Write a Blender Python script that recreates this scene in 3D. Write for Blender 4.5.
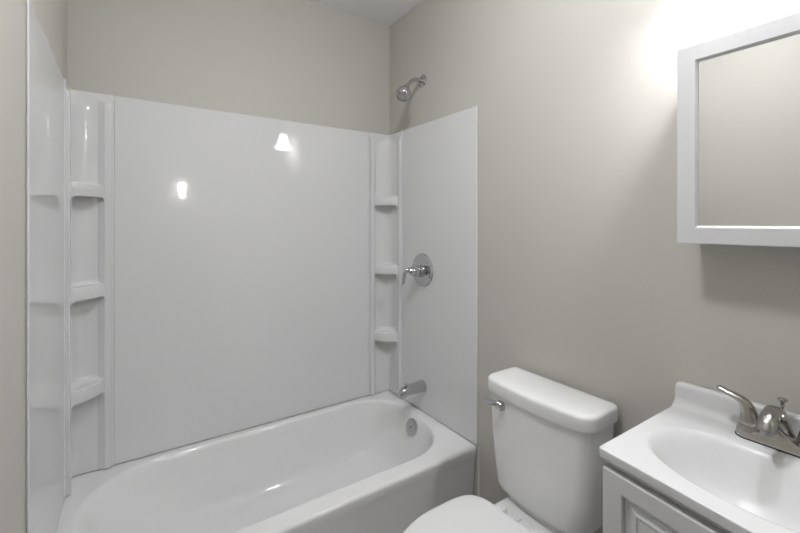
import bpy, bmesh, math, random
from mathutils import Vector, Matrix
PI = math.pi
S = bpy.context.scene
C = S.collection
for o in list(bpy.data.objects):
    bpy.data.objects.remove(o)

# ------------------------------------------------------------------ camera, world, exposure
cam = bpy.data.cameras.new('camera')
cam.sensor_width = 36.0
cam.lens = 402.2 / 800 * 36
cam.shift_y = -43.6 / 800
cam.clip_start = 0.02
co = bpy.data.objects.new('camera', cam)
C.objects.link(co)
co.location = (-1.299, -2.041, 1.349)
co.rotation_euler = (PI / 2, 0, -0.593)
S.camera = co

w = bpy.data.worlds.new('world')
S.world = w
w.use_nodes = True
w.node_tree.nodes['Background'].inputs[0].default_value = (1, 1, 1, 1)
w.node_tree.nodes['Background'].inputs[1].default_value = 0.3

S.view_settings.view_transform = 'Standard'
S.view_settings.look = 'None'
S.view_settings.gamma = 1.0
S.view_settings.exposure = 0.29
CEIL_E = 98.0      # ceiling dome
SHADE_E = 20.0      # vanity light glass shade
BULB_E = 500.0      # vanity light bulb
STANDIN_E = 60.0      # added lamp in the hall, stand-in for an unknown light


# ------------------------------------------------------------------ materials
def mat(name, col, rough=0.5, metal=0.0, emit=0.0, noise=0.0, nscale=8.0, bump=0.0, bscale=200.0,
        spec=0.5, coat=0.0, ior=None, aniso=0.0):
    m = bpy.data.materials.new(name)
    m.use_nodes = True
    nt = m.node_tree
    b = nt.nodes['Principled BSDF']
    b.inputs['Base Color'].default_value = (*col, 1)
    b.inputs['Roughness'].default_value = rough
    b.inputs['Metallic'].default_value = metal
    b.inputs['Specular IOR Level'].default_value = spec
    b.inputs['Coat Weight'].default_value = coat
    if ior:
        b.inputs['IOR'].default_value = ior
    if aniso:
        b.inputs['Anisotropic'].default_value = aniso
    if emit:
        b.inputs['Emission Color'].default_value = (0.972, 0.988, 1.0, 1)
        b.inputs['Emission Strength'].default_value = emit
    tc = nt.nodes.new('ShaderNodeTexCoord')
    if noise:
        n = nt.nodes.new('ShaderNodeTexNoise')
        n.inputs['Scale'].default_value = nscale
        n.inputs['Detail'].default_value = 4
        nt.links.new(tc.outputs['Object'], n.inputs['Vector'])
        r = nt.nodes.new('ShaderNodeMix')
        r.data_type = 'RGBA'
        r.inputs['A'].default_value = (*[c * (1 - noise) for c in col], 1)
        r.inputs['B'].default_value = (*[min(1, c * (1 + noise)) for c in col], 1)
        nt.links.new(n.outputs['Fac'], r.inputs['Factor'])
        nt.links.new(r.outputs['Result'], b.inputs['Base Color'])
    if bump:
        n2 = nt.nodes.new('ShaderNodeTexNoise')
        n2.inputs['Scale'].default_value = bscale
        n2.inputs['Detail'].default_value = 2
        nt.links.new(tc.outputs['Object'], n2.inputs['Vector'])
        bp = nt.nodes.new('ShaderNodeBump')
        bp.inputs['Strength'].default_value = 1.0
        bp.inputs['Distance'].default_value = bump
        nt.links.new(n2.outputs['Fac'], bp.inputs['Height'])
        nt.links.new(bp.outputs['Normal'], b.inputs['Normal'])
    return m


M = {}
M['wall'] = mat('beige_paint', (0.54, 0.519, 0.482), 0.55, noise=0.012, nscale=3, bump=0.0002, bscale=260, spec=0.3)
M['ceiling'] = mat('ceiling_paint', (0.86, 0.86, 0.86), 0.8, bump=0.0003, bscale=150, spec=0.2)
M['trim'] = mat('white_trim_paint', (0.74, 0.74, 0.73), 0.35)
M['acrylic'] = mat('gloss_white_acrylic', (0.715, 0.717, 0.72), 0.03, noise=0.006, nscale=2, bump=0.00012, bscale=4.0)
M['tub'] = mat('white_enamel', (0.79, 0.79, 0.79), 0.06, noise=0.006, nscale=3)
M['porcelain'] = mat('white_porcelain', (0.82, 0.82, 0.82), 0.07, noise=0.006, nscale=3)
M['seat'] = mat('white_plastic', (0.78, 0.78, 0.78), 0.2, noise=0.006, nscale=4)
M['marble'] = mat('white_cultured_marble', (0.69, 0.69, 0.695), 0.26, noise=0.01, nscale=3, spec=0.3)
M['cabinet'] = mat('white_cabinet_paint', (0.66, 0.665, 0.675), 0.35, noise=0.006, nscale=6)
M['frame'] = mat('white_frame_paint', (0.68, 0.68, 0.69), 0.4, noise=0.005, nscale=6)
M['chrome'] = mat('polished_chrome', (0.55, 0.55, 0.56), 0.05, metal=1.0)
M['nickel'] = mat('brushed_nickel', (0.46, 0.445, 0.42), 0.22, metal=1.0, bump=0.00003, bscale=900)
M['mirror'] = mat('mirror_glass', (0.84, 0.845, 0.84), 0.01, metal=1.0)
M['rubber'] = mat('dark_rubber', (0.02, 0.02, 0.02), 0.6)
M['shade'] = mat('lit_frosted_glass', (0.85, 0.85, 0.85), 0.4, emit=SHADE_E)
M['bulb'] = mat('lit_bulb', (0.9, 0.9, 0.9), 0.4, emit=BULB_E)
M['dome'] = mat('lit_dome_glass', (0.9, 0.9, 0.9), 0.4, emit=CEIL_E)
M['hall'] = mat('standin_lamp_glow', (0.9, 0.9, 0.9), 0.4, emit=STANDIN_E)  # glow of the added stand-in lamp


def floor_mat():
    m = bpy.data.materials.new('grey_vinyl_tile')
    m.use_nodes = True
    nt = m.node_tree
    b = nt.nodes['Principled BSDF']
    b.inputs['Roughness'].default_value = 0.4
    tc = nt.nodes.new('ShaderNodeTexCoord')
    br = nt.nodes.new('ShaderNodeTexBrick')
    br.offset = 0.5
    br.inputs['Scale'].default_value = 1.0
    br.inputs['Brick Width'].default_value = 0.6
    br.inputs['Row Height'].default_value = 0.3
    br.inputs['Mortar Size'].default_value = 0.003
    br.inputs['Color1'].default_value = (0.38, 0.37, 0.36, 1)
    br.inputs['Color2'].default_value = (0.42, 0.41, 0.40, 1)
    br.inputs['Mortar'].default_value = (0.03, 0.03, 0.03, 1)
    nt.links.new(tc.outputs['Object'], br.inputs['Vector'])
    nt.links.new(br.outputs['Color'], b.inputs['Base Color'])
    return m


M['floor'] = floor_mat()


# ------------------------------------------------------------------ helpers
def finish(name, bm, m, parent=None, smooth=35, loc=None):
    bmesh.ops.recalc_face_normals(bm, faces=bm.faces)
    me = bpy.data.meshes.new(name)
    bm.to_mesh(me)
    bm.free()
    me.materials.append(m)
    if smooth:
        for p in me.polygons:
            p.use_smooth = True
        me.set_sharp_from_angle(angle=math.radians(smooth))
    o = bpy.data.objects.new(name, me)
    C.objects.link(o)
    if smooth:
        wn = o.modifiers.new('weighted_normals', 'WEIGHTED_NORMAL')
        wn.keep_sharp = True
        wn.weight = 80
    if parent:
        # vertices are written in world space: cancel the parent's placement
        o.parent = parent
        o.matrix_parent_inverse = root_matrix(parent).inverted()
    return o


def root_matrix(o):
    mtx = o.matrix_basis.copy()
    while o.parent:
        mtx = o.parent.matrix_basis @ o.matrix_parent_inverse @ mtx
        o = o.parent
    return mtx


def thing(name, label, cat, loc, group=None):
    o = bpy.data.objects.new(name, None)
    o.empty_display_size = 0.05
    C.objects.link(o)
    o.location = loc
    return tag(o, label, cat, group)


def tag(o, label, cat, group=None):
    o['label'] = label
    o['category'] = cat
    if group:
        o['group'] = group
    return o


def struct(name, bm, m, smooth=0, parent=None):
    o = finish(name, bm, m, parent, smooth)
    if not parent:
        o['kind'] = 'structure'
    return o


def add_box(bm, x0, x1, y0, y1, z0, z1, bev=0.0, seg=2):
    t = bmesh.new()
    bmesh.ops.create_cube(t, size=1)
    for v in t.verts:
        v.co = Vector(((x0 + x1) / 2 + v.co.x * (x1 - x0), (y0 + y1) / 2 + v.co.y * (y1 - y0),
                       (z0 + z1) / 2 + v.co.z * (z1 - z0)))
    if bev:
        bmesh.ops.bevel(t, geom=list(t.edges), offset=bev, segments=seg, affect='EDGES', profile=0.5)
    merge(bm, t)


def merge(bm, t):
    me = bpy.data.meshes.new('tmp')
    t.to_mesh(me)
    t.free()
    bm.from_mesh(me)
    bpy.data.meshes.remove(me)


def box(*a, **k):
    bm = bmesh.new()
    add_box(bm, *a, **k)
    return bm


def loft(bm, rings, cap0=True, cap1=True, closed=True):
    vs = [[bm.verts.new(p) for p in r] for r in rings]
    n = len(rings[0])
    for a, b in zip(vs, vs[1:]):
        for i in range(n if closed else n - 1):
            j = (i + 1) % n
            bm.faces.new((a[i], a[j], b[j], b[i]))
    if cap0:
        bm.faces.new(vs[0])
    if cap1:
        bm.faces.new(vs[-1])
    return bm


def rrect(u0, u1, v0, v1, r, narc=8, nedge=8):
    """rounded rectangle, counter clockwise; r is one radius or four (u1v1, u0v1, u0v0, u1v0)"""
    if not isinstance(r, (tuple, list)):
        r = (r,) * 4
    cs = [(u1 - r[0], v1 - r[0], 0, r[0]), (u0 + r[1], v1 - r[1], PI / 2, r[1]),
          (u0 + r[2], v0 + r[2], PI, r[2]), (u1 - r[3], v0 + r[3], 1.5 * PI, r[3])]
    arcs = []
    for (cu, cv, a0, rr) in cs:
        arcs.append([(cu + rr * math.cos(a0 + PI / 2 * k / narc), cv + rr * math.sin(a0 + PI / 2 * k / narc))
                     for k in range(narc + 1)])
    pts = []
    for i in range(4):
        pts += arcs[i]
        p, q = arcs[i][-1], arcs[(i + 1) % 4][0]
        for k in range(1, nedge):
            t = k / nedge
            pts.append((p[0] + (q[0] - p[0]) * t, p[1] + (q[1] - p[1]) * t))
    return pts


def frame_from(d):
    d = Vector(d).normalized()
    up = Vector((0, 0, 1)) if abs(d.z) < 0.95 else Vector((0, 1, 0))
    a = d.cross(up).normalized()
    return a, a.cross(d).normalized(), d


def lathe(bm, origin, axis, prof, n=32, cap=True):
    """prof: (distance along the axis, radius)"""
    a, b, d = frame_from(axis)
    o = Vector(origin)
    rings = []
    for (t, r) in prof:
        r = max(r, 1e-5)
        rings.append([o + d * t + (a * math.cos(2 * PI * k / n) + b * math.sin(2 * PI * k / n)) * r for k in range(n)])
    loft(bm, rings, cap, cap)
    return bm


def smooth_path(pts, sub=6):
    """Catmull-Rom through points that may carry radii (x, y, z, ra, rb)"""
    out = []
    P = [pts[0]] + list(pts) + [pts[-1]]
    for i in range(1, len(P) - 2):
        for k in range(sub):
            t = k / sub
            out.append(tuple(0.5 * ((2 * P[i][c]) + (-P[i - 1][c] + P[i + 1][c]) * t
                             + (2 * P[i - 1][c] - 5 * P[i][c] + 4 * P[i + 1][c] - P[i + 2][c]) * t * t
                             + (-P[i - 1][c] + 3 * P[i][c] - 3 * P[i + 1][c] + P[i + 2][c]) * t ** 3)
                             for c in range(len(pts[0]))))
    out.append(tuple(pts[-1]))
    return out


def sweep(bm, pts, up=(0, 0, 1), n=20, sub=6, power=2.0, round_end=True):
    """pts: (x, y, z, half width, half height); elliptical section, half height lies towards up"""
    P = smooth_path(pts, sub)
    rings = []
    up = Vector(up)
    for i, p in enumerate(P):
        q0, q1 = P[max(0, i - 1)], P[min(len(P) - 1, i + 1)]
        d = (Vector(q1[:3]) - Vector(q0[:3])).normalized()
        a = d.cross(up).normalized()
        b = a.cross(d).normalized()
        ring = []
        for k in range(n):
            t = 2 * PI * k / n
            c, s = math.cos(t), math.sin(t)
            c = math.copysign(abs(c) ** (2 / power), c)
            s = math.copysign(abs(s) ** (2 / power), s)
            ring.append(Vector(p[:3]) + a * c * p[3] + b * s * p[4])
        rings.append(ring)
        last = (d, Vector(p[:3]), p)
    if round_end:
        d, c0, p = last
        base = rings[-1]
        rr = min(p[3], p[4])
        for t in (0.35, 0.7, 0.92):
            rings.append([c0 + (v - c0) * math.sqrt(1 - t * t) + d * rr * t for v in base])
    loft(bm, rings)
    return bm


# ================================================================== ROOM
LX = -1.50          # left wall
CZ = 2.53           # ceiling
FY = -2.60          # front wall behind the camera, with the doorway
HY = -5.40          # end of the hall beyond the doorway
T = 0.10
struct('floor', box(LX - T, 0 + T, HY - T, 0 + T, -0.10, 0.0), M['floor'])
struct('ceiling', box(LX - T, 0 + T, HY - T, 0 + T, CZ, CZ + 0.10), M['ceiling'])
struct('wall_back', box(LX - T, T, 0, T, 0, CZ), M['wall'])
struct('wall_right', box(0, T, HY, 0, 0, CZ), M['wall'])
struct('wall_left', box(LX - T, LX, HY, 0, 0, CZ), M['wall'])
struct('wall_hall', box(LX - T, T, HY - T, HY, 0, CZ), M['wall'])
bm = bmesh.new()
DX0, DX1, DZ = -1.42, -0.62, 2.05
add_box(bm, LX, DX0, FY - 0.11, FY, 0, CZ)
add_box(bm, DX1, 0, FY - 0.11, FY, 0, CZ)
add_box(bm, DX0, DX1, FY - 0.11, FY, DZ, CZ)
struct('wall_front', bm, M['wall'])
bm = bmesh.new()
for y0, y1 in ((FY, FY + 0.014), (FY - 0.124, FY - 0.11)):
    add_box(bm, DX1 - 0.006, DX1 + 0.06, y0, y1, 0, DZ + 0.06, bev=0.004)
    add_box(bm, DX0 - 0.06, DX0 + 0.006, y0, y1, 0, DZ + 0.06, bev=0.004)
    add_box(bm, DX0 + 0.006, DX1 - 0.006, y0, y1, DZ - 0.006, DZ + 0.06, bev=0.004)
struct('trim_1', bm, M['trim'], smooth=35)
struct('baseboard_right', box(-0.012, 0, -1.52, -0.742, 0, 0.085, bev=0.004), M['trim'], smooth=35)
struct('baseboard_front', box(DX1 + 0.06, -0.012, FY, FY + 0.012, 0, 0.085, bev=0.004), M['trim'], smooth=35)
struct('baseboard_left', box(LX, LX + 0.012, FY + 0.012, -0.76, 0, 0.085, bev=0.004), M['trim'], smooth=35)

# ================================================================== BATHTUB
RZ = 0.347
TX0, TX1, TY0, TY1 = LX + 0.003, -0.003, -0.737, -0.003
tub = thing('bathtub', 'white enamelled alcove bathtub between the glossy wall panels', 'bathtub', (LX / 2, -0.365, 0))


def tub_ring(xl, xr, yf, yb, r, z):
    return [(x, y, z) for x, y in rrect(xl, xr, yf, yb, r, 12, 16)]


rings = [tub_ring(TX0, TX1, TY0 + 0.03, TY1, 0.004, 0.0),
         tub_ring(TX0, TX1, TY0 + 0.012, TY1, 0.004, 0.27),
         tub_ring(TX0, TX1, TY0 + 0.003, TY1, 0.004, 0.302),
         tub_ring(TX0, TX1, TY0, TY1, 0.004, RZ - 0.014),
         tub_ring(TX0, TX1, TY0 + 0.002, TY1, 0.004, RZ - 0.006),
         tub_ring(TX0, TX1, TY0 + 0.007, TY1, 0.004, RZ - 0.0015),
         tub_ring(TX0, TX1, TY0 + 0.014, TY1, 0.004, RZ)]
IN = (-1.455, -0.045, -0.662, -0.030)     # edge of the basin
for ins, lf, rt_, r, z in ((0.0, 0.0, 0.0, 0.20, RZ), (0.006, 0, 0, 0.195, RZ - 0.001), (0.012, 0.002, 0, 0.19, RZ - 0.005),
                           (0.018, 0.006, 0.002, 0.185, RZ - 0.014), (0.023, 0.02, 0.003, 0.18, RZ - 0.035),
                           (0.035, 0.06, 0.012, 0.175, 0.24), (0.050, 0.12, 0.022, 0.17, 0.17),
                           (0.068, 0.18, 0.035, 0.16, 0.115), (0.085, 0.22, 0.05, 0.15, 0.088),
                           (0.110, 0.27, 0.08, 0.13, 0.070), (0.150, 0.33, 0.12, 0.10, 0.062),
                           (0.220, 0.42, 0.25, 0.06, 0.058)):
    rl = min(r * 1.35, (IN[3] - IN[2]) / 2 - ins - 0.02)
    rings.append(tub_ring(IN[0] + ins + lf, IN[1] - ins - rt_, IN[2] + ins, IN[3] - ins, (r, rl, rl, r * 1.25), z))
bm = bmesh.new()
loft(bm, rings, cap0=False, cap1=True)
finish('tub_shell', bm, M['tub'], tub, 40)
# overflow plate on the drain end, tilted with the basin wall
ov = finish('overflow_plate', lathe(bmesh.new(), (-0.082, -0.345, 0.289), (-1, 0, 0.29),
            [(-0.012, 0.040), (0.002, 0.043), (0.006, 0.042), (0.009, 0.036), (0.0095, 0.020), (0.008, 0.019), (0.008, 0.0)]),
            M['chrome'], tub, 30)
finish('screw', lathe(bmesh.new(), (-0.09, -0.345, 0.2913), (-1, 0, 0.29),
       [(-0.002, 0.006), (0.002, 0.006), (0.0035, 0.004), (0.0035, 0.0)], 16), M['nickel'], ov, 30)
finish('drain', lathe(bmesh.new(), (-0.33, -0.345, 0.056), (0, 0, 1),
       [(-0.002, 0.036), (0.006, 0.036), (0.009, 0.032), (0.007, 0.024), (0.010, 0.020), (0.014, 0.012), (0.015, 0.0)]),
       M['chrome'], tub, 30)
# caulk where the apron meets the right wall
struct('trim_2', box(-0.0028, -0.0002, -0.7495, -0.7385, 0.0, 0.345, bev=0.001), M['trim'])

# ================================================================== SURROUND
SZ0, SZ1 = RZ + 0.004, 1.874
o = finish('surround_panel', box(LX + 0.1502, -0.1502, -0.0065, -0.0005, SZ0, SZ1, bev=0.0025), M['acrylic'], None, 35)
tag(o, 'wide glossy white wall panel along the back of the tub', 'wall panel', 'tub surround panels')
o = finish('surround_panel', box(LX + 0.0005, LX + 0.0065, -0.768, -0.1502, SZ0, SZ1, bev=0.0025), M['acrylic'], None, 35)
tag(o, 'glossy white wall panel on the left end wall, mirroring the corner shelves', 'wall panel', 'tub surround panels')
o = finish('surround_panel', box(-0.0065, -0.0005, -0.738, -0.1502, SZ0, SZ1, bev=0.0025), M['acrylic'], None, 35)
tag(o, 'glossy white wall panel behind the chrome shower valve and spout', 'wall panel', 'tub surround panels')


def corner_unit(cx, sx, label):
    """moulded corner column: u runs along the back wall away from the corner, v along the side wall"""
    root = thing('corner_shelf', label, 'shelf', (cx + sx * 0.06, -0.06, RZ), 'moulded corner shelf columns')

    def W(u, v, z):
        return (cx + sx * u, -v, z)
    L, e = 0.150, 0.0008
    R0, q = 0.118, 0.008            # recess start and its distance from the wall
    N = 18

    def recess(p):                  # soft square so that the back of the recess hugs the corner
        out = []
        for k in range(N + 1):
            a = PI / 2 * k / N
            out.append((R0 - (R0 - q) * math.sin(a) ** p, R0 - (R0 - q) * math.cos(a) ** p))
        return out
    arc = recess(0.5)
    half = [(L, e), (L, 0.007), (L - 0.002, 0.009), (R0 + 0.004, 0.009), (R0, q + 0.0005)]

    def section(p, z, cut=0.0):
        pr = half + recess(p)[1:-1] + [(v, u) for u, v in reversed(half)] + [(e, e)]
        return [W(max(u - cut, e), max(v - cut, e), z) for u, v in pr]
    bm = bmesh.new()
    loft(bm, [section(0.2, SZ0), section(0.22, 0.42), section(0.35, 0.50), section(0.5, 0.58), section(0.62, 0.66), section(0.66, 0.9), section(0.7, 1.3), section(0.75, 1.775), section(0.70, 1.800), section(0.6, 1.818), section(0.45, 1.832), section(0.3, 1.842),
              section(0.2, 1.850), section(0.2, SZ1 - .003), section(0.2, SZ1, 0.002)])
    finish('column', bm, M['acrylic'], root, 40)
    # raised beads at both sides of the recess, rounded at the top
    for flip in (0, 1):
        bm = bmesh.new()
        rings = []
        u0, u1 = 0.117, 0.1405
        hs = [(SZ0 + 0.001, 1.0), (1.80, 1.0), (1.815, 0.95), (1.828, 0.8), (1.838, 0.55), (1.844, 0.2)]
        for z, k in hs:
            h = 0.008 + 0.014 * k
            b = 0.004
            sec = [(u0 - 0.021, 0.004), (u0 - 0.019, 0.010), (u0, h - b * 0.8), (u0 + b * 0.3, h - b * 0.2), (u0 + b, h), (u1 - b, h),
                   (u1 - b * 0.3, h - b * 0.3), (u1, h - b), (u1, 0.004)]
            rings.append([W(*((v, u) if flip else (u, v)), z) for u, v in sec])
        loft(bm, rings)
        finish('side_bead', bm, M['acrylic'], root, 40)
    for zt, zb in ((1.503, 1.450), (1.105, 1.055), (0.722, 0.668)):
        bm = bmesh.new()
        K = 20
        a0, a1 = (0.1215, 0.0215), (0.0215, 0.1215)

        def front(k, out):
            t = k / K
            bow = 0.017 * 4 * t * (1 - t) + out
            return (a0[0] + (a1[0] - a0[0]) * t + bow * 0.707, a0[1] + (a1[1] - a0[1]) * t + bow * 0.707)
        back = [arc[round(k * N / K)] for k in range(K + 1)]
        # section from the underside round the front lip to the dished top
        def row(fn, z, dz=None):
            return [W(*fn(k), z if dz is None else z + dz(k)) for k in range(K + 1)]

        def under_z(k):             # the opening under the shelf has rounded corners
            d = min(k, K - k) / K
            return -0.018 * max(0, 1 - d / 0.12) ** 2
        mid = lambda f, out=0.0: (lambda k: tuple(front(k, out)[c] * (1 - f) + back[k][c] * f for c in (0, 1)))
        rows = [row(mid(1.0), zb + 0.004), row(mid(0.3), zb + 0.004), row(mid(0, -0.003), zb, under_z),
                row(mid(0, 0.0), zb + 0.004, under_z), row(mid(0, 0.001), (zb + zt) / 2),
                row(mid(0, 0.0), zt - 0.006), row(mid(0, -0.002), zt - 0.002), row(mid(0, -0.006), zt),
                row(mid(0.12), zt), row(mid(0.2), zt - 0.003), row(mid(0.6), zt - 0.003), row(mid(0.78), zt + 0.001), row(mid(0.9), zt + 0.009), row(mid(0.97), zt + 0.022), row(mid(1.0), zt + 0.036)]
        loft(bm, rows, cap0=False, cap1=False, closed=False)
        finish('shelf', bm, M['acrylic'], root, 40)
    return root


corner_unit(LX, 1, 'white moulded corner shelf column in the left corner above the tub')
corner_unit(0.0, -1, 'white moulded corner shelf column beside the shower valve and spout')

# ================================================================== SHOWER FITTINGS
sh = thing('shower_fixture', 'chrome shower head on a bent arm high on the right wall', 'shower head', (0, -0.329, 2.106))
finish('flange', lathe(bmesh.new(), (0, -0.329, 2.106), (-1, 0, 0),
       [(0, 0.034), (0.003, 0.034), (0.009, 0.027), (0.012, 0.015), (0.012, 0.0)]), M['chrome'], sh, 30)
bm = bmesh.new()
sweep(bm, [(0, -0.329, 2.106, .012, .012), (-0.030, -0.329, 2.106, .012, .012), (-0.062, -0.330, 2.098, .0115, .0115),
           (-0.086, -0.3315, 2.079, .011, .011), (-0.112, -0.3335, 2.052, .011, .011)], up=(0, 1, 0), round_end=False)
finish('arm', bm, M['chrome'], sh, 40)
hd_o = Vector((-0.108, -0.333, 2.056))
hd_d = Vector((-0.48, -0.26, -0.80)).normalized()
hd = finish('spray_head', lathe(bmesh.new(), hd_o, hd_d,
       [(0, 0.010), (0.0, 0.0145), (0.014, 0.0145), (0.016, 0.012), (0.020, 0.012), (0.024, 0.019), (0.030, 0.028), (0.039, 0.0355),
        (0.050, 0.0395), (0.062, 0.0405), (0.072, 0.038), (0.079, 0.034), (0.083, 0.0285), (0.080, 0.0275), (0.080, 0.0)]), M['chrome'], sh, 30)
bm = bmesh.new()
a, b, d = frame_from(hd_d)
lathe(bm, hd_o + hd_d * 0.080, hd_d, [(-0.002, 0.0265), (0.002, 0.026), (0.004, 0.018), (0.004, 0.0)])
for rr, n in ((0.021, 12), (0.012, 7)):
    for k in range(n):
        t = 2 * PI * k / n
        lathe(bm, hd_o + hd_d * 0.082 + a * rr * math.cos(t) + b * rr * math.sin(t), hd_d, [(0, .0022), (.004, .0016), (.004, 0)], 8)
finish('nozzle_plate', bm, M['nickel'], hd, 30)

va = thing('shower_valve', 'chrome shower valve with round plate and drooping lever', 'valve', (-0.0065, -0.340, 1.094))
finish('escutcheon', lathe(bmesh.new(), (-0.0065, -0.343, 1.100), (-1, 0, 0),
       [(0, 0.086), (0.005, 0.088), (0.009, 0.086), (0.011, 0.080), (0.0115, 0.070), (0.0125, 0.045), (0.013, 0.036), (0.013, 0.0)], 56), M['chrome'], va, 30)
finish('hub', lathe(bmesh.new(), (-0.017, -0.340, 1.094), (-1, 0.02, 0.04),
       [(0, 0.031), (0.004, 0.032), (0.020, 0.029), (0.022, 0.023), (0.027, 0.023), (0.029, 0.028), (0.048, 0.027), (0.064, 0.022), (0.073, 0.016), (0.076, 0.0)]),
       M['chrome'], va, 30)
bm = bmesh.new()
sweep(bm, [(-0.060, -0.339, 1.096, .014, .014), (-0.085, -0.336, 1.102, .013, .013), (-0.103, -0.330, 1.100, .012, .011),
           (-0.113, -0.326, 1.086, .010, .009), (-0.117, -0.324, 1.062, .008, .0075), (-0.120, -0.322, 1.036, .009, .008)], up=(0, 1, 0))
finish('lever', bm, M['chrome'], va, 40)
finish('stop_pin', lathe(bmesh.new(), (-0.030, -0.335, 1.074), (0, 0, -1), [(0, .004), (.012, .004), (.014, 0)], 12), M['chrome'], va, 30)

sp = thing('tub_spout', 'chrome bathtub spout low on the right panel above the tub rim', 'spout', (-0.0065, -0.340, 0.482))
bm = bmesh.new()
sweep(bm, [(-0.0065, -0.340, 0.486, .031, .030), (-0.030, -0.340, 0.486, .030, .0285), (-0.075, -0.340, 0.485, .027, .026),
           (-0.112, -0.340, 0.481, .026, .027), (-0.130, -0.340, 0.476, .0255, .029), (-0.141, -0.340, 0.471, .022, .026)],
      up=(0, 0, 1), power=2.3, n=28)
finish('spout_body', bm, M['chrome'], sp, 50)
finish('diverter_knob', lathe(bmesh.new(), (-0.118, -0.340, 0.502), (0, 0, 1),
       [(0, .004), (.010, .004), (.011, .008), (.016, .009), (.019, .007), (.020, 0)], 20), M['chrome'], sp, 30)

# ================================================================== TOILET
TCY = -1.167
TZ = -0.010       # height of bowl and seat against a standard rim
to = thing('toilet', 'white two-piece toilet with closed lid between bathtub and vanity', 'toilet', (-0.36, TCY, 0))


def tank_ring(z, hw, xb, xf, rf, rb, bow):
    out = []
    for x, y in rrect(xf, xb, TCY - hw, TCY + hw, (rb, rf, rf, rb), 8, 10):
        k = max(0.0, (xb - x) / (xb - xf))
        x2 = x - bow * k * max(0, 1 - ((y - TCY) / hw) ** 2)
        out.append((x2, y, z))
    return out


bm = bmesh.new()
loft(bm, [tank_ring(0.376, 0.148, -0.045, -0.150, .045, .03, .016), tank_ring(0.379, 0.167, -0.034, -0.162, .05, .03, .018),
          tank_ring(0.386, 0.176, -0.028, -0.168, .05, .03, .02), tank_ring(0.402, 0.182, -0.024, -0.171, .05, .03, .021),
          tank_ring(0.48, 0.189, -0.020, -0.173, .042, .03, .022), tank_ring(0.60, 0.199, -0.020, -0.174, .042, .03, .022),
          tank_ring(0.712, 0.206, -0.020, -0.174, .042, .03, .022), tank_ring(0.724, 0.206, -0.020, -0.174, .042, .03, .022)])
finish('tank', bm, M['porcelain'], to, 40)
bm = bmesh.new()
LH, LB, LF = 0.2135, -0.012, -0.186


def lid_ring(z, ins):
    return tank_ring(z, LH - ins, LB - ins * 0.6, LF + ins, max(.044 - ins, .018), max(.026 - ins, .008), .022)


loft(bm, [lid_ring(0.7265, .008), lid_ring(0.7265, .003), lid_ring(0.730, .001), lid_ring(0.749, 0), lid_ring(0.764, .0008), lid_ring(0.769, .0025), lid_ring(0.7725, .0055),
          lid_ring(0.775, .010), lid_ring(0.7765, .016), lid_ring(0.778, .034), lid_ring(0.7795, .065)])
finish('tank_lid', bm, M['porcelain'], to, 50)
# flush lever on the front of the tank, handle pointing away to the left
fl = bpy.data.objects.new('flush_lever', None)
fl.empty_display_size = 0.03
C.objects.link(fl)
fl.parent = to
fl.matrix_parent_inverse = root_matrix(to).inverted()
fl.location = (-0.186, -1.043, 0.697)
fl['label'] = 'chrome flush lever'
bm = bmesh.new()
add_box(bm, -0.212, -0.176, -1.064, -1.034, 0.681, 0.709, bev=0.005, seg=3)
finish('lever_boss', bm, M['chrome'], fl, 40)
bm = bmesh.new()
sweep(bm, [(-0.207, -1.056, 0.702, .007, .009), (-0.215, -1.038, 0.705, .0065, .010), (-0.219, -1.018, 0.703, .006, .0095),
           (-0.220, -1.000, 0.702, .0055, .0085), (-0.220, -0.988, 0.703, .005, .007)], up=(0, 0, 1), power=2.6)
finish('lever_handle', bm, M['chrome'], fl, 40)


def egg(z, xb, xf, hw, sq=2.2, wid=0.42):
    """egg outline: back edge xb, front tip xf (more negative), half width hw"""
    z += TZ if z > 0.2 else 0
    xm = xb + (xf - xb) * wid
    out = []
    for k in range(64):
        t = 2 * PI * k / 64
        c, s = math.cos(t), math.sin(t)
        p = sq if c > 0 else 2.0
        ax = (xb - xm) if c > 0 else (xm - xf)
        out.append((xm + ax * math.copysign(abs(c) ** (2 / p), c), TCY + hw * math.copysign(abs(s) ** (2 / p), s), z))
    return out


bm = bmesh.new()
loft(bm, [egg(0.0, -0.16, -0.47, .105), egg(0.03, -0.16, -0.465, .10), egg(0.10, -0.17, -0.44, .088), egg(0.17, -0.18, -0.45, .092),
          egg(0.24, -0.19, -0.53, .125), egg(0.30, -0.20, -0.61, .160), egg(0.34, -0.205, -0.655, .175), egg(0.357, -0.21, -0.665, .178),
          egg(0.363, -0.215, -0.660, .174)])
# rear deck that carries the tank
deck = []
for z, ins in ((0.10, .045), (0.24, .035), (0.30, .016), (0.345, .004), (0.362, 0.0), (0.368, .003), (0.371, .010)):
    deck.append([(x, y, z + TZ) for x, y in rrect(-0.33 + ins, -0.035 - ins, TCY - .118 + ins, TCY + .118 - ins, .03, 6, 6)])
loft(bm, deck)
deck2 = []
for z, ins in ((0.365, 0.0), (0.382, .004), (0.388, .010), (0.3915, .016)):
    deck2.append([(x, y, z + TZ) for x, y in rrect(-0.172 + ins, -0.040 - ins, TCY - .118 + ins, TCY + .118 - ins, .03, 6, 6)])
loft(bm, deck2)
finish('bowl', bm, M['porcelain'], to, 50)
XB = -0.262
bm = bmesh.new()
loft(bm, [egg(0.365, XB - .004, -0.702, .181, 4.6), egg(0.366, XB - .002, -0.706, .185, 4.6), egg(0.374, XB, -0.709, .187, 4.6),
          egg(0.379, XB - .003, -0.706, .184, 4.6)])
finish('seat', bm, M['seat'], to, 50)
bm = bmesh.new()
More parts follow.
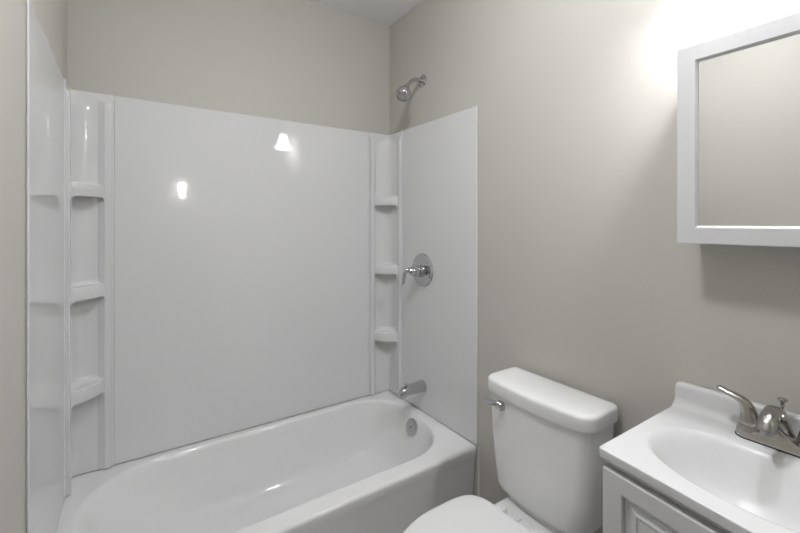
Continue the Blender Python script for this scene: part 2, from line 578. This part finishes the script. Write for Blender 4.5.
loft(bm, [egg(0.3815, XB - .006, -0.706, .181, 4.6), egg(0.3825, XB - .001, -0.711, .187, 4.6), egg(0.390, XB, -0.714, .189, 4.6), egg(0.397, XB - .002, -0.711, .187, 4.6),
          egg(0.402, XB - .008, -0.706, .181, 4.4), egg(0.4045, XB - .020, -0.692, .168, 4.0), egg(0.407, XB - .07, -0.60, .115, 2.6)])
finish('seat_lid', bm, M['seat'], to, 50)
for s in (-1, 1):
    y = TCY + s * 0.072
    h = finish('hinge', box(-0.266, -0.232, y - .017, y + .017, 0.370 + TZ, 0.392 + TZ, bev=0.005, seg=3), M['seat'], to, 40)
    finish('hinge_cap', box(-0.248, -0.230, y - .010, y + .010, 0.386 + TZ, 0.3945 + TZ, bev=0.003), M['seat'], h, 40)

finish('bolt_cap', box(-0.236, -0.214, TCY + .008, TCY + .028, 0.369 + TZ, 0.377 + TZ, bev=0.003), M['seat'], to, 40)

# ================================================================== VANITY
VY0, VY1 = -1.533, -1.985           # left and right ends
ZT = 0.840


def skew(o_bm, k=0.30):
    for v in o_bm.verts:
        v.co.x *= 1 + k * (VY0 - v.co.y)
    return o_bm


vc = thing('vanity_cabinet', 'white vanity cabinet with a raised panel door under the sink top', 'cabinet', (-0.2, -1.76, 0))
bm = bmesh.new()
cx0, cx1, cy0, cy1, cz1 = -0.392, -0.004, VY1 + 0.008, VY0 - 0.005, 0.817
add_box(bm, cx0, cx1, cy1 - .016, cy1, 0.0, cz1, bev=.0015)
add_box(bm, cx0, cx1, cy0, cy0 + .016, 0.0, cz1, bev=.0015)
add_box(bm, cx1 - .006, cx1, cy0 + .016, cy1 - .016, 0.09, cz1)
add_box(bm, cx0 + .01, cx1 - .006, cy0 + .016, cy1 - .016, 0.09, 0.106)
add_box(bm, cx0 + .05, cx0 + .066, cy0 + .016, cy1 - .016, 0.0, 0.09)
finish('carcass', skew(bm), M['cabinet'], vc, 35)
bm = bmesh.new()
add_box(bm, cx0 - .002, cx0 + .016, cy1 - .05, cy1 - .0162, 0.09, cz1 - .0005, bev=.001)
add_box(bm, cx0 - .002, cx0 + .016, cy0 + .0162, cy0 + .05, 0.09, cz1 - .0005, bev=.001)
add_box(bm, cx0 - .002, cx0 + .016, cy0 + .05, cy1 - .05, cz1 - .05, cz1 - .0005, bev=.001)
add_box(bm, cx0 - .002, cx0 + .016, cy0 + .05, cy1 - .05, 0.107, 0.14, bev=.001)
finish('face_frame', skew(bm), M['cabinet'], vc, 35)
# raised panel door: concentric rectangles with their depth
dy0, dy1, dz0, dz1 = cy0 + .006, cy1 - .006, 0.115, 0.801
xf = cx0 - .021
steps = [(0.0, xf + .0185), (0.0, xf + .003), (.001, xf + .001), (.003, xf), (.044, xf), (.0455, xf + .001), (.047, xf + .011), (.060, xf + .011),
         (.064, xf + .007), (.0675, xf + .006), (.074, xf + .002), (.077, xf + .002), (.078, xf + .005), (.081, xf + .005), (.082, xf + .003), (.090, xf + .003)]
bm = bmesh.new()
rings = []
for ins, x in steps:
    iz = ins * 0.86
    rings.append([(x, dy0 + ins, dz0 + iz), (x, dy1 - ins, dz0 + iz), (x, dy1 - ins, dz1 - iz), (x, dy0 + ins, dz1 - iz)])
loft(bm, rings)
door = finish('door', skew(bm), M['cabinet'], vc, 20)
bm = lathe(bmesh.new(), (xf, dy0 + .022, 0.70), (-1, 0, 0), [(0, .006), (.010, .005), (.014, .010), (.020, .014), (.025, .012), (.027, 0)], 20)
finish('knob', skew(bm), M['nickel'], door, 30)

vt = thing('sink', 'white moulded vanity top with integral oval sink and backsplash', 'sink', (-0.2, -1.76, ZT))
BC = (-0.238, -1.757)
NA, NE = 5, 14


def top_ring(z, ins, xb=-0.0015):
    return [(x, y, z) for x, y in rrect(-0.413 + ins, xb, VY1 + ins, VY0 - ins, (.002, max(.008 - ins, .001), max(.008 - ins, .001), .002), NA, NE)]


ref = top_ring(0, .006)


def oval(hx, hy, z, dx=0.0, p=2.25):
    out = []
    for x, y, _ in ref:
        # same direction as the slab outline, in the oval's own scale
        t = math.atan2((y - BC[1]) / hy, (x - BC[0]) / hx)
        c, s = math.cos(t), math.sin(t)
        r = (abs(c) ** p + abs(s) ** p) ** (-1 / p)
        out.append((BC[0] + dx + hx * r * c, BC[1] + hy * r * s, z))
    return out


bm = bmesh.new()
loft(bm, [top_ring(ZT - .022, .006), top_ring(ZT - .022, .002), top_ring(ZT - .0195, 0), top_ring(ZT - .0045, 0), top_ring(ZT - .0015, .001), top_ring(ZT - .0003, .003), top_ring(ZT, .006),
          oval(.132, .192, ZT), oval(.129, .188, ZT - .0006), oval(.125, .183, ZT - .0025), oval(.119, .176, ZT - .0075), oval(.111, .166, ZT - .018), oval(.102, .154, ZT - .036),
          oval(.090, .137, ZT - .062), oval(.074, .114, ZT - .088), oval(.054, .083, ZT - .108), oval(.034, .050, ZT - .119), oval(.018, .020, ZT - .122)], cap0=False)
top = finish('sink_slab', skew(bm), M['marble'], vt, 40)
# backsplash with a cove at its foot and softly rounded corners
bm = bmesh.new()
sec = [(-0.0015, ZT - .004), (-0.046, ZT - .001), (-0.038, ZT + .0015), (-0.030, ZT + .006), (-0.0245, ZT + .014), (-0.0225, ZT + .024), (-0.0215, ZT + .048),
       (-0.0205, ZT + .055), (-0.017, ZT + .0595), (-0.0125, ZT + .061), (-0.0015, ZT + .061)]
rings = []
for y, k in ((VY0, 0.90), (VY0 - .002, .955), (VY0 - .006, .985), (VY0 - .012, 1.0), (VY1 + .012, 1.0), (VY1 + .006, .985), (VY1 + .002, .955), (VY1, .90)):
    rings.append([(x if x > -.002 else x * (0.4 + .6 * k), y, ZT + (z - ZT) * k) for x, z in sec])
loft(bm, rings)
finish('backsplash', bm, M['marble'], vt, 50)
finish('sink_drain', lathe(bmesh.new(), (BC[0] * 1.052, BC[1], ZT - .1225), (0, 0, 1),
       [(0, .022), (.004, .022), (.006, .018), (.004, .015), (.007, .012), (.009, 0)]), M['nickel'], vt, 30)

# ------------------------------------------------------------------ faucet
FCY, FX = -1.763, -0.070
fa = thing('faucet', 'brushed nickel two-handle faucet on the white sink top', 'faucet', (FX, FCY, ZT))


def base_ring(z, ins):
    return [(x, y, z) for x, y in rrect(FX - .027 + ins, FX + .027 - ins, FCY - .079 + ins, FCY + .079 - ins, .0265 - ins, 8, 6)]


finish('gasket', loft(bmesh.new(), [base_ring(ZT + .0003, .0), base_ring(ZT + .003, .0)]), M['rubber'], fa, 40)
bm = bmesh.new()
rings = []
for k in range(33):                     # bridge shaped body: low at the handles, high under the spout
    t = k / 16 - 1
    yy = FCY + 0.0775 * math.sin(t * PI / 2)
    d = abs(yy - FCY) / 0.0775
    hw = 0.0255 * math.sqrt(max(0.0, 1 - max(0, (d - 0.68) / 0.32) ** 2)) + 0.0006
    hh = 0.012 + 0.030 * max(0, 1 - d / 0.62) ** 1.15
    top_w = hw * (0.92 - 0.28 * max(0, 1 - d / 0.62))
    rings.append([(FX - hw, yy, ZT + .003), (FX - hw, yy, ZT + .008), (FX - top_w, yy, ZT + .003 + hh - .002), (FX - top_w + .003, yy, ZT + .003 + hh),
                  (FX + top_w - .003 if top_w > .003 else FX, yy, ZT + .003 + hh), (FX + top_w, yy, ZT + .003 + hh - .002), (FX + hw, yy, ZT + .008), (FX + hw, yy, ZT + .003)])
loft(bm, rings)
finish('base', bm, M['nickel'], fa, 50)
for s in (1, -1):
    y = FCY + s * 0.0515
    h = finish('handle_base', lathe(bmesh.new(), (FX, y, ZT + .012), (0, 0, 1),
               [(0, .0255), (.004, .025), (.018, .0215), (.0185, .020), (.020, .020)]), M['nickel'], fa, 30)
    bm = bmesh.new()
    sweep(bm, [(FX, y, ZT + .032, .0205, .0205), (FX, y, ZT + .040, .0195, .0195), (FX, y + s * .001, ZT + .054, .0165, .017),
               (FX, y + s * .005, ZT + .068, .0135, .015), (FX, y + s * .014, ZT + .080, .0105, .0125), (FX, y + s * .028, ZT + .087, .0075, .0115),
               (FX + .001, y + s * .044, ZT + .091, .0068, .0105), (FX + .002, y + s * .060, ZT + .095, .0062, .0095)], up=(1, 0, 0), power=2.2, n=24)
    finish('lever', bm, M['nickel'], h, 50)
bm = bmesh.new()
sweep(bm, [(FX + .012, FCY, ZT + .012, .036, .016), (FX + .010, FCY, ZT + .030, .026, .017), (FX + .004, FCY, ZT + .052, .019, .017),
           (FX - .010, FCY, ZT + .074, .017, .0155), (FX - .035, FCY, ZT + .086, .0165, .0145), (FX - .062, FCY, ZT + .083, .0165, .0145),
           (FX - .080, FCY, ZT + .072, .0165, .015), (FX - .088, FCY, ZT + .058, .016, .0145)], up=(-1, 0, 0.001), power=2.2, n=28, round_end=False)
spout = finish('spout', bm, M['nickel'], fa, 50)
finish('aerator', lathe(bmesh.new(), (FX - .0875, FCY, ZT + .059), (-0.3, 0, -1), [(0, .0105), (.008, .0105), (.0085, .008), (.006, .008), (.006, 0)], 20), M['chrome'], spout, 30)
rod = finish('lift_rod', lathe(bmesh.new(), (FX + .029, FCY, ZT + .004), (0, 0, 1), [(0, .003), (.082, .003), (.082, 0)], 12), M['nickel'], fa, 30)
finish('rod_knob', lathe(bmesh.new(), (FX + .029, FCY, ZT + .084), (0, 0, 1), [(0, .0045), (.006, .004), (.010, .006), (.014, .0095), (.0165, .0095), (.018, .007), (.018, 0)], 20), M['nickel'], rod, 30)

# ================================================================== MIRROR CABINET
mc = thing('medicine_cabinet', 'white framed mirror cabinet hung on the beige wall above the sink', 'mirror cabinet', (0, -1.77, 1.296))
my0, my1, mz0, mz1, mx = -1.975, -1.569, 1.296, 1.806, -0.100
finish('cabinet_box', box(-0.080, -0.0005, my0 + .012, my1 - .012, mz0 + .012, mz1 - .012, bev=.0015), M['frame'], mc, 35)
FR = 0.046
bm = bmesh.new()
rings = []
for ins, x in ((.0, mx + .0195), (.0, mx + .002), (.0006, mx + .0006), (.002, mx), (FR - .006, mx), (FR - .005, mx + .0006), (FR, mx + .007), (FR, mx + .012)):
    rings.append([(x, my0 + ins, mz0 + ins), (x, my1 - ins, mz0 + ins), (x, my1 - ins, mz1 - ins), (x, my0 + ins, mz1 - ins)])
loft(bm, rings, cap0=True, cap1=False)
dr = finish('door', bm, M['frame'], mc, 20)
finish('mirror', box(mx + .0085, mx + .0125, my0 + FR - .0005, my1 - FR + .0005, mz0 + FR - .0005, mz1 - FR + .0005), M['mirror'], dr, 0)

# ================================================================== LAMPS
wl = thing('wall_light', 'lit white bell shaded lamp mirrored as the bright spot in the back panel', 'lamp', (0, -1.745, 2.20))
LC = (-0.092, -1.735)
finish('backplate', lathe(bmesh.new(), (0, LC[1], 2.24), (-1, 0, 0), [(0, .055), (.008, .055), (.014, .045), (.018, .02), (.018, 0)]), M['nickel'], wl, 30)
bm = bmesh.new()
sweep(bm, [(-0.012, LC[1], 2.24, .008, .008), (-.05, LC[1], 2.245, .008, .008), (-.082, LC[1], 2.236, .008, .008), (LC[0], LC[1], 2.21, .008, .008), (LC[0], LC[1], 2.185, .008, .008)], up=(0, 1, 0))
finish('arm', bm, M['nickel'], wl, 40)
shd = finish('shade', lathe(bmesh.new(), (LC[0], LC[1], 2.185), (0, 0, -1),
       [(0, .018), (.004, .030), (.02, .038), (.06, .046), (.10, .058), (.135, .076), (.138, .076), (.134, .073), (.10, .055), (.06, .043), (.02, .035), (.008, .027), (.004, .015)], 40), M['shade'], wl, 40)
finish('bulb', lathe(bmesh.new(), (LC[0], LC[1], 2.158), (0, 0, -1), [(0, .012), (.02, .015), (.034, .024), (.050, .029), (.066, .029), (.080, .022), (.089, .011), (.092, 0)], 24), M['bulb'], shd, 40)

cl = thing('ceiling_light', 'round lit dome lamp on the ceiling that throws the cabinet shadow', 'lamp', (-0.83, -1.38, CZ))
finish('pan', lathe(bmesh.new(), (-0.83, -1.38, CZ), (0, 0, -1), [(0, .12), (.018, .12), (.022, .112), (.022, 0)], 40), M['trim'], cl, 30)
finish('dome', lathe(bmesh.new(), (-0.83, -1.38, CZ - .020), (0, 0, -1), [(0, .10), (.02, .098), (.04, .085), (.055, .06), (.062, .03), (.064, 0)], 40), M['dome'], cl, 40)

hl = thing('standin_lamp', 'added stand-in lamp out in the hall that makes the small bright mark in the back panel', 'lamp', (-0.59, HY, 1.90))  # added out of view to put a bright reflection in the panel, real source unknown
finish('backplate', box(-0.64, -0.54, HY, HY + .02, 1.78, 2.02, bev=.006), M['nickel'], hl, 40)
finish('shade', lathe(bmesh.new(), (-0.59, HY + .09, 1.76), (0, 0, 1), [(0, .035), (.10, .040), (.20, .058), (.23, .04), (.23, 0)], 32), M['hall'], hl, 40)
